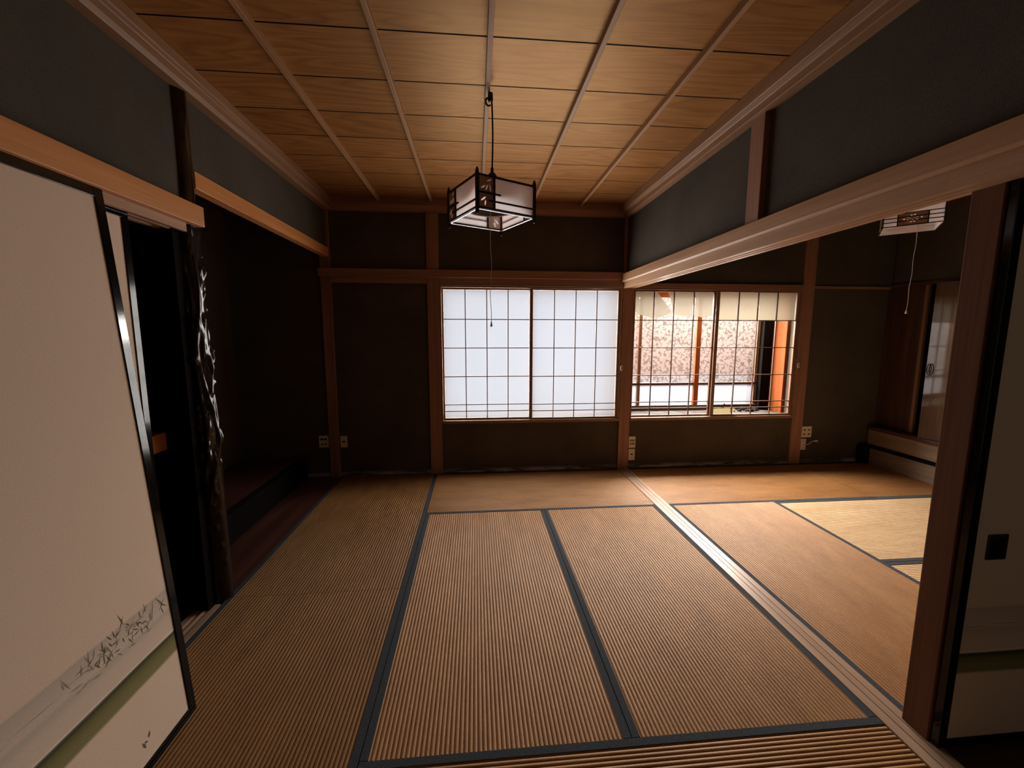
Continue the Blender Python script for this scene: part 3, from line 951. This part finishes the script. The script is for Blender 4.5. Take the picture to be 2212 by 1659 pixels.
def fusuma(name, label, loc, rot, wdt=0.90, h=1.82, handle=None, grass=True, group=None):
    t = thing(name, label, 'sliding door', loc, rot, group)
    fw_ = 0.030
    fr = MB()
    th = 0.022
    fr.box(0, fw_, -th, 0, 0, h).box(wdt - fw_, wdt, -th, 0, 0, h)
    fr.box(fw_, wdt - fw_, -th, 0, 0, fw_).box(fw_, wdt - fw_, -th, 0, h - fw_, h)
    obj('frame', fr, MAT['lacquer'], t, 0.0012)
    obj('paper_panel', MB().box(fw_, wdt - fw_, -th + 0.003, -0.004, fw_, h - fw_), MAT['door_paper'], t)
    if grass:
        r = random.Random(3)
        mb, ms = MB(), MB()
        dark_, soft = [], []
        dark_ += [(0.205, 0.495, 0.045, 1.25, 0.0022), (0.222, 0.487, 0.04, 2.1, 0.002), (0.055, 0.455, 0.05, 1.0, 0.0022), (0.04, 0.44, 0.045, 0.75, 0.002), (0.075, 0.445, 0.04, 2.3, 0.002), (0.06, 0.425, 0.03, 1.35, 0.002)]
        for k in range(34):
            bx_ = r.choice((0.235, 0.18, 0.145, 0.26, 0.30))
            dark_.append((bx_ + r.uniform(-0.02, 0.02), 0.45 + r.uniform(-0.02, 0.03), r.uniform(0.018, 0.032), r.uniform(0, 2 * PI), 0.0021))
        for k in range(46):
            soft.append((r.uniform(0.10, 0.40), 0.445 + r.uniform(-0.035, 0.03), r.uniform(0.02, 0.045), r.uniform(0, PI), 0.0027))
        for k in range(5):
            soft.append((0.28 + 0.12 * k, 0.455 - 0.006 * k, 0.13, 0.02, 0.0012))
        dark_ += [(0.212, 0.075, 0.030, 1.2, 0.0045), (0.198, 0.095, 0.022, 1.9, 0.005), (0.202, 0.088, 0.018, 0.6, 0.0035)]
        strokes(mb, dark_, -0.0036)
        strokes(ms, soft, -0.0037)
        o = obj('painted_grass', mb, MAT['ink'], t)
        obj('painted_mist_grass', ms, MAT['ink_soft'], t)
    if handle:
        hx, hz = handle
        hp = obj('handle', MB().box(hx - 0.035, hx + 0.035, -0.006, 0.001, hz - 0.042, hz + 0.042), MAT['metal_dark'], t, 0.003)
        obj('recess', MB().box(hx - 0.024, hx + 0.024, 0.0008, 0.0016, hz - 0.031, hz + 0.031), MAT['hole'], hp)
    return t


GD = 'painted sliding doors'
LEAN = math.asin(0.0645)
fusuma('sliding_door', 'painted sliding door off its track, leaning with its foot on the mats', (-2.468, -2.488, 0.0015), (LEAN, 0, -PI / 2), handle=(0.83, 0.72), group=GD)
fusuma('sliding_door', 'sliding door still in the closet track, behind the leaning one', (-2.761, -2.166, 0.001), (0, 0, -PI / 2), h=1.838, grass=False, handle=(0.83, 0.72), group=GD)
fusuma('sliding_door', 'dim sliding door with a square recessed handle beside the broad post', (0.988, -2.862, 0.005), (0, 0, PI), h=1.798, handle=(0.792, 0.705), group=GD)
struct('trim_27', MB().box(0.112, 2.1, -2.885, -2.76, 1.817, 1.862), MAT['beam_x'], 'head rail over the dim sliding door')
struct('trim_28', MB().box(0.112, 2.1, -2.885, -2.846, -0.05, 0.003), MAT['dkwood_x'], 'dark sill under the dim sliding door')
struct('trim_29', MB().box(0.112, 2.05, -2.90, -2.76, 1.864, 1.95), MAT['beam_x'], 'beam over the dim sliding door')
struct('wall_right_front_infill', MB().box(0.99, 2.06, -2.835, -2.785, 0.0, 1.81), MAT['wall_plain'])

# ------------------------------------------------------------------ closet on the far right wall
XR = 2.845
HGY = -1.36
cl = thing('closet_door', 'glossy brown closet door ajar, reflecting the torn window, with an oval pull', 'closet door', (XR - 0.006, HGY, 0.402), (0, 0, math.radians(7.5)))
obj('panel', MB().box(0.0, 0.024, 0.0, 0.868, 0.0, 1.430), MAT['gloss'], cl, 0.002)
pull = MB()
pp = [(-0.014, 0.835 + 0.016 * math.cos(a), 0.645 + 0.05 * math.sin(a)) for a in [2 * PI * k / 24 for k in range(25)]]
pull.tube(pp, 0.005, 6)
pull.box(-0.014, 0.001, 0.832, 0.838, 0.690, 0.697).box(-0.014, 0.001, 0.832, 0.838, 0.593, 0.600)
obj('pull_handle', pull, MAT['metal_dark'], cl, 0, True)
c2 = thing('closet_door', 'dark narrow closet door in the far corner beside the black gap', 'closet door', (XR, -0.15, 0.40))
obj('panel', MB().box(XR, XR + 0.025, -0.315, -0.02, 0.402, 1.835), MAT['dkwood_z'], c2, 0.002, False, True)
obj('edge_stile', MB().box(XR - 0.004, XR + 0.027, -0.345, -0.315, 0.402, 1.835), MAT['frame_z'], c2, 0.002, False, True)
struct('trim_30', MB().box(XR - 0.02, XR + 0.05, -1.35, 0.0, 1.836, 1.868), MAT['dkwood_y'], 'head rail over the closet on the far right wall', 0.002)
struct('trim_31', MB().box(XR - 0.02, XR + 0.10, -0.012, 0.02, 0.40, 1.836), MAT['dkwood_z'], 'thin corner strip beside the closet', 0.002)
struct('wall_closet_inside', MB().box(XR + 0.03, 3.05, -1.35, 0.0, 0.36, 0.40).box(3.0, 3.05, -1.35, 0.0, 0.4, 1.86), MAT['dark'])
pl = thing('stepped_plinth', 'low stepped wooden plinth with dark gaps under the closet', 'plinth', (2.78, -0.68, -0.05))
obj('lower_board', MB().box(2.728, 2.748, -2.74, -0.001, -0.05, 0.168), MAT['plinth'], pl, 0.002, False, True)
obj('dark_step', MB().box(2.735, 2.84, -2.74, -0.001, 0.170, 0.205).box(2.75, 2.83, -2.74, -0.001, -0.05, 0.17), MAT['dark'], pl, 0.002, False, True)
obj('upper_board', MB().box(2.745, 2.765, -2.74, -0.001, 0.205, 0.362), MAT['plinth'], pl, 0.002, False, True)
obj('top_ledge', MB().box(2.722, 2.84, -2.74, -0.001, 0.362, 0.398), MAT['dkwood_y'], pl, 0.002, False, True)
obj('end_block', MB().box(2.632, 2.722, -0.06, -0.001, 0.0025, 0.205), MAT['dark'], pl, 0.002, False, True)

# ------------------------------------------------------------------ wall outlets
def outlet(label, x0, x1, z0, z1, holes, cat='wall outlet'):
    t = thing('wall_outlet', label, cat, ((x0 + x1) / 2, 0.02, (z0 + z1) / 2), group='ivory wall plates')
    w, h = (x1 - x0) / 2, (z1 - z0) / 2
    obj('plate', MB().box(-w, w, -0.008, 0.001, -h, h), MAT['plastic'], t, 0.002)
    for (u, v, a, b_, sl) in holes:
        pts = [(u - a + sl, v + b_), (u + a + sl, v + b_), (u + a - sl, v - b_), (u - a - sl, v - b_)]
        obj('socket_hole', MB().prism(pts, 'y', -0.0088, -0.006), MAT['hole'], t)
    return t


outlet('ivory plate with four round holes, tucked behind the corner post in the alcove', -2.925, -2.836, 0.288, 0.403, [(-0.018, 0.022, 0.013, 0.009, 0.002), (0.014, 0.022, 0.013, 0.009, 0.002), (-0.018, -0.025, 0.010, 0.006, 0.002), (0.014, -0.025, 0.010, 0.006, 0.002)])
outlet('ivory plate with one slot, right of the corner post', -2.728, -2.664, 0.284, 0.396, [(0, 0.0, 0.014, 0.007, 0)])
outlet('ivory plate with six slanted slots, above the single slot plate', 0.115, 0.183, 0.213, 0.331, [(u, v, 0.005, 0.011, 0.004) for v in (0.018, -0.016) for u in (-0.018, 0, 0.018)])
outlet('ivory single slot plate just above the mats beside the middle post', 0.115, 0.181, 0.082, 0.200, [(0, 0.005, 0.013, 0.006, 0)])
outlet('wide ivory plate with four slots beside the post right of the torn window', 1.992, 2.104, 0.282, 0.400, [(u, v, 0.012, 0.006, 0) for v in (0.022, -0.024) for u in (-0.026, 0.026)])
ta = outlet('narrow ivory aerial socket under the four slot plate', 1.990, 2.050, 0.147, 0.266, [(0.0, 0.034, 0.004, 0.004, 0), (0, -0.042, 0.004, 0.004, 0)])
ac = thing('aerial_cable', 'short pale cable with a plug sticking out of the aerial socket', 'cable', (2.02, 0.01, 0.21))
obj('cable', MB().tube([(2.018, 0.016, 0.205), (2.022, -0.012, 0.206), (2.045, -0.03, 0.222), (2.075, -0.032, 0.246), (2.105, -0.03, 0.252)], 0.0035, 8), MAT['cordwhite'], ac, 0, True, True)
obj('plug', MB().tube([(2.103, -0.03, 0.252), (2.122, -0.03, 0.253), (2.124, -0.03, 0.253), (2.14, -0.03, 0.253)], [0.006, 0.006, 0.009, 0.009], 10), MAT['plastic'], ac, 0, False, True)

# ------------------------------------------------------------------ near pendant lamp
LX, LY, LZ = -1.350, -1.790, 1.935
ANG = math.radians(27.2)
HS = 0.158            # half side
LH = 0.150            # height of the side panels
lamp = thing('pendant_lamp', 'square paper lantern lamp with bamboo leaf cutouts hanging in the near room', 'lamp', (LX, LY, LZ), (0, 0, ANG))
fc, pn, ct, rim = MB(), MB(), MB(), MB()


def face_xf(k, u, d, z):
    """side k: u along the side from 0..2HS (left to right seen from outside), d outward"""
    c, s_ = math.cos(k * PI / 2), math.sin(k * PI / 2)
    x, y = -HS + u, -HS - d
    return (c * x - s_ * y, s_ * x + c * y, z)


def face_box(mb, k, u0, u1, d0, d1, z0, z1):
    P = [face_xf(k, *q) for q in ((u0, d1, z0), (u1, d1, z0), (u1, d0, z0), (u0, d0, z0), (u0, d1, z1), (u1, d1, z1), (u1, d0, z1), (u0, d0, z1))]
    mb.add(P, [(0, 3, 2, 1), (4, 5, 6, 7), (0, 1, 5, 4), (1, 2, 6, 5), (2, 3, 7, 6), (3, 0, 4, 7)])


def face_poly(mb, k, pts, d0, d1):
    n = len(pts)
    mb.add([face_xf(k, u, d1, z) for u, z in pts] + [face_xf(k, u, d0, z) for u, z in pts],
           [tuple(range(n)), tuple(range(n, 2 * n))[::-1]] + [(i, n + i, n + (i + 1) % n, (i + 1) % n) for i in range(n)])


def veneer(mb, k, u0, u1, z0, z1, d, holes):
    """thin wood sheet of side k with shapes cut right through it"""
    import bmesh
    bm = bmesh.new()
    ed = []
    for loop in [[(u0, z0), (u1, z0), (u1, z1), (u0, z1)]] + holes:
        vv = [bm.verts.new((p[0], 0, p[1])) for p in loop]
        ed += [bm.edges.new((vv[i], vv[(i + 1) % len(vv)])) for i in range(len(vv))]
    bmesh.ops.triangle_fill(bm, edges=ed, use_beauty=True, normal=(0, -1, 0))
    bm.verts.index_update()
    P = [face_xf(k, v.co.x, d, v.co.z) for v in bm.verts]
    F = [tuple(v.index for v in f.verts) for f in bm.faces if not any(inside(f.calc_center_median(), h) for h in holes)]
    bm.free()
    mb.add(P, F)


def inside(c, poly):
    r = False
    n = len(poly)
    for i in range(n):
        (x1, y1), (x2, y2) = poly[i], poly[(i + 1) % n]
        if (y1 > c.z) != (y2 > c.z) and c.x < (x2 - x1) * (c.z - y1) / (y2 - y1) + x1:
            r = not r
    return r


def leaf(u, z, ln, ang, w):
    d, n = (math.cos(ang), math.sin(ang)), (-math.sin(ang), math.cos(ang))
    return [(u + d[0] * ln * t + n[0] * w * s_, z + d[1] * ln * t + n[1] * w * s_) for t, s_ in ((0, 0), (0.25, -0.8), (0.6, -1), (1, 0), (0.6, 1), (0.25, 0.8))]


SD = 2 * HS
DV = 0.088
for k in range(4):
    post = MB()
    P = [face_xf(k, u, d, 0) for u, d in ((-0.005, 0.005), (0.009, 0.005), (0.009, -0.009), (-0.005, -0.009))]
    c0 = [(p[0], p[1]) for p in P]
    cc = (sum(p[0] for p in c0) / 4, sum(p[1] for p in c0) / 4)
    prof = [(-0.024, 0.35), (-0.01, 0.9), (0.0, 1.0), (LH, 1.0), (LH + 0.012, 0.8), (LH + 0.026, 0.3)]
    for z, s_ in prof:
        post.v += [(cc[0] + (p[0] - cc[0]) * s_, cc[1] + (p[1] - cc[1]) * s_, z) for p in c0]
    for i in range(len(prof) - 1):
        for j in range(4):
            post.f.append((i * 4 + j, i * 4 + (j + 1) % 4, i * 4 + 4 + (j + 1) % 4, i * 4 + 4 + j))
    post.f += [(3, 2, 1, 0), tuple(len(prof) * 4 - 4 + j for j in range(4))]
    obj('corner_post', post, MAT['lampframe'], lamp)
    fr = MB()
    face_box(fr, k, 0, SD, -0.004, 0.004, LH - 0.008, LH)
    face_box(fr, k, 0, SD, -0.004, 0.004, 0.0, 0.009)
    face_box(fr, k, DV - 0.005, DV + 0.005, -0.004, 0.005, 0.0, LH)
    face_box(fr, k, 0, DV + 0.034, -0.001, 0.006, 0.068, 0.075)
    face_box(fr, k, DV - 0.030, SD, -0.001, 0.006, 0.036, 0.043)
    obj('side_frame', fr, MAT['lampframe'], lamp)
    pa = MB()
    face_box(pa, k, 0.006, SD - 0.006, -0.0030, -0.0015, 0.008, LH - 0.007)
    obj('paper_pane', pa, MAT['lamppaper'], lamp)
    wd = MB()
    veneer(wd, k, 0.008, DV - 0.004, 0.008, LH - 0.007, 0.0006,
           [leaf(*q) for q in ((0.018, 0.088, 0.030, 0.55, 0.0034), (0.044, 0.082, 0.032, 1.15, 0.0034), (0.070, 0.080, 0.034, 1.75, 0.003), (0.048, 0.122, 0.030, 0.42, 0.003),
                               (0.018, 0.034, 0.036, 0.65, 0.0040), (0.040, 0.014, 0.028, 1.45, 0.0034))])
    obj('wood_pane', wd, MAT['lampwood'], lamp)
    rm = MB()
    face_box(rm, k, 0.004, SD - 0.004, -0.010, -0.003, -0.002, 0.001)
    obj('white_rim', rm, MAT['lampwhite'], lamp)
obj('inner_reflector', MB().lathe([(0.118, 0.054), (0.112, 0.074), (0.06, 0.092), (0.03, 0.096), (0.0, 0.096)], (0, 0), 40, False), MAT['reflector'], lamp, 0, True)
obj('reflector_lip', MB().lathe([(0.1185, 0.050), (0.122, 0.050), (0.122, 0.056), (0.1185, 0.056), (0.1185, 0.050)], (0, 0), 40, False), MAT['lampwhite'], lamp)
obj('cap', MB().lathe([(0.034, 0.185), (0.030, 0.205), (0.016, 0.226), (0.008, 0.232), (0.008, 0.252), (0.004, 0.256)], (0.01, 0.0), 20), MAT['lampframe'], lamp, 0, True)
arm = MB()
arm.box(-HS, HS, -0.006, 0.006, LH - 0.008, LH - 0.002).box(-0.006, 0.006, -HS, HS, LH - 0.008, LH - 0.002)
arm.tube([(0.01, 0, 0.095), (0.01, 0, 0.19)], 0.012, 10)
obj('holder', arm, MAT['lampframe'], lamp)
cordp = []
for k in range(13):
    s_ = k / 12
    cordp.append((0.01 + 0.004 * math.sin(PI * s_), 0.0, 0.25 + (2.49 - LZ - 0.25) * s_))
obj('cord', MB().tube(cordp, 0.0042, 8), MAT['cordblack'], lamp, 0, True)
hk = MB()
iz = 2.531 - LZ
hk.lathe([(0.010, iz - 0.040), (0.013, iz - 0.036), (0.013, iz - 0.022), (0.010, iz - 0.020), (0.012, iz - 0.018), (0.012, iz - 0.002), (0.010, iz)], (0.002, 0.0), 14)
hk.tube([(0.002 - 0.012 + 0.014 * math.cos(a), 0.0, iz - 0.045 + 0.017 * math.sin(a)) for a in [1.2 + 4.4 * k / 14 for k in range(15)]], 0.0045, 8)
obj('ceiling_hook', hk, MAT['cordblack'], lamp, 0, True)
pc = MB()
pcp = []
for k in range(18):
    z = 0.06 - k * (0.06 + LZ - 1.432) / 17
    pcp.append((0.0 + 0.003 * math.sin(k * 0.9), 0.0035 * math.sin(k * 0.5 + 1), z))
pc.tube(pcp, 0.0014, 6)
pcd = obj('pull_cord', pc, MAT['cordwhite'], lamp)
kx, ky, kz0 = pcp[-1]
obj('cord_knob', MB().lathe([(0.005, kz0 - 0.024), (0.0055, kz0 - 0.02), (0.003, kz0 - 0.004), (0.0016, kz0 + 0.002)], (kx, ky), 10), MAT['frame_z'], pcd)

# ------------------------------------------------------------------ pendant lamp of the second room
L2 = thing('pendant_lamp', 'lantern lamp with dotted wood panels hanging in the second room under the long beam', 'lamp', (1.395, -1.395, 2.05), (0, 0, math.radians(-42.6)))
HS = 0.140
SD = 2 * HS
H2 = 0.24
for k in range(4):
    fr = MB()
    for z in (0.0, 0.026, 0.050, 0.075):
        face_box(fr, k, 0, SD, -0.003, 0.003, z, z + 0.005)
    face_box(fr, k, 0, SD, -0.003, 0.003, H2 - 0.006, H2)
    face_box(fr, k, 0, 0.004, -0.003, 0.003, 0, H2)
    face_box(fr, k, SD * 0.235, SD * 0.255, -0.003, 0.004, 0.0, 0.08)
    face_box(fr, k, SD * 0.735, SD * 0.755, -0.003, 0.004, 0.0, 0.08)
    obj('side_frame', fr, MAT['lampframe'], L2)
    pa = MB()
    face_box(pa, k, 0.002, SD - 0.002, -0.006, -0.0045, 0.002, H2 - 0.004)
    obj('paper_pane', pa, MAT['lamppaper'], L2)
    wd = MB()
    dots = []
    for (u, z, r) in ((0.20, 0.5, 1), (0.33, 0.62, 1), (0.33, 0.38, 1), (0.44, 0.78, 1), (0.44, 0.24, 1), (0.55, 0.80, 1), (0.55, 0.26, 1), (0.64, 0.64, 1), (0.64, 0.40, 1), (0.79, 0.55, 1),
                      (0.41, 0.53, 0.6), (0.49, 0.64, 0.6), (0.49, 0.40, 0.6), (0.56, 0.52, 0.6)):
        uu, zz = SD * (0.25 + 0.49 * u), 0.004 + 0.072 * z
        dots.append([(uu + 0.0056 * r * math.cos(a), zz + 0.0044 * r * math.sin(a)) for a in [2 * PI * j / 10 for j in range(10)]])
    veneer(wd, k, SD * 0.25, SD * 0.74, 0.004, 0.076, 0.001, dots)
    obj('wood_pane', wd, MAT['lampwood'], L2)
obj('inner_reflector', MB().lathe([(0.10, 0.142), (0.09, 0.16), (0.04, 0.175), (0.0, 0.176)], (0, 0), 32, False), MAT['lampcut'], L2, 0, True)
obj('cord', MB().tube([(0, 0, 0.17), (0, 0, 2.50 - 2.05)], 0.0045, 8), MAT['cordblack'], L2)
obj('holder', MB().box(-HS, HS, -0.005, 0.005, H2 - 0.008, H2 - 0.002).box(-0.005, 0.005, -HS, HS, H2 - 0.008, H2 - 0.002), MAT['lampframe'], L2)
pc = MB()
pcp = [(0.045 + 0.002 * math.sin(k * 1.3) - 0.0006 * k, 0.018 + 0.002 * math.cos(k * 0.9), 0.14 - k * 0.66 / 17) for k in range(18)]
pc.tube(pcp, 0.0019, 6)
pcd = obj('pull_cord', pc, MAT['cordwhite'], L2)
kx, ky, kz0 = pcp[-1]
obj('cord_knob', MB().lathe([(0.006, kz0 - 0.024), (0.007, kz0 - 0.02), (0.004, kz0 - 0.004), (0.002, kz0 + 0.002)], (kx, ky), 10), MAT['plastic'], pcd)
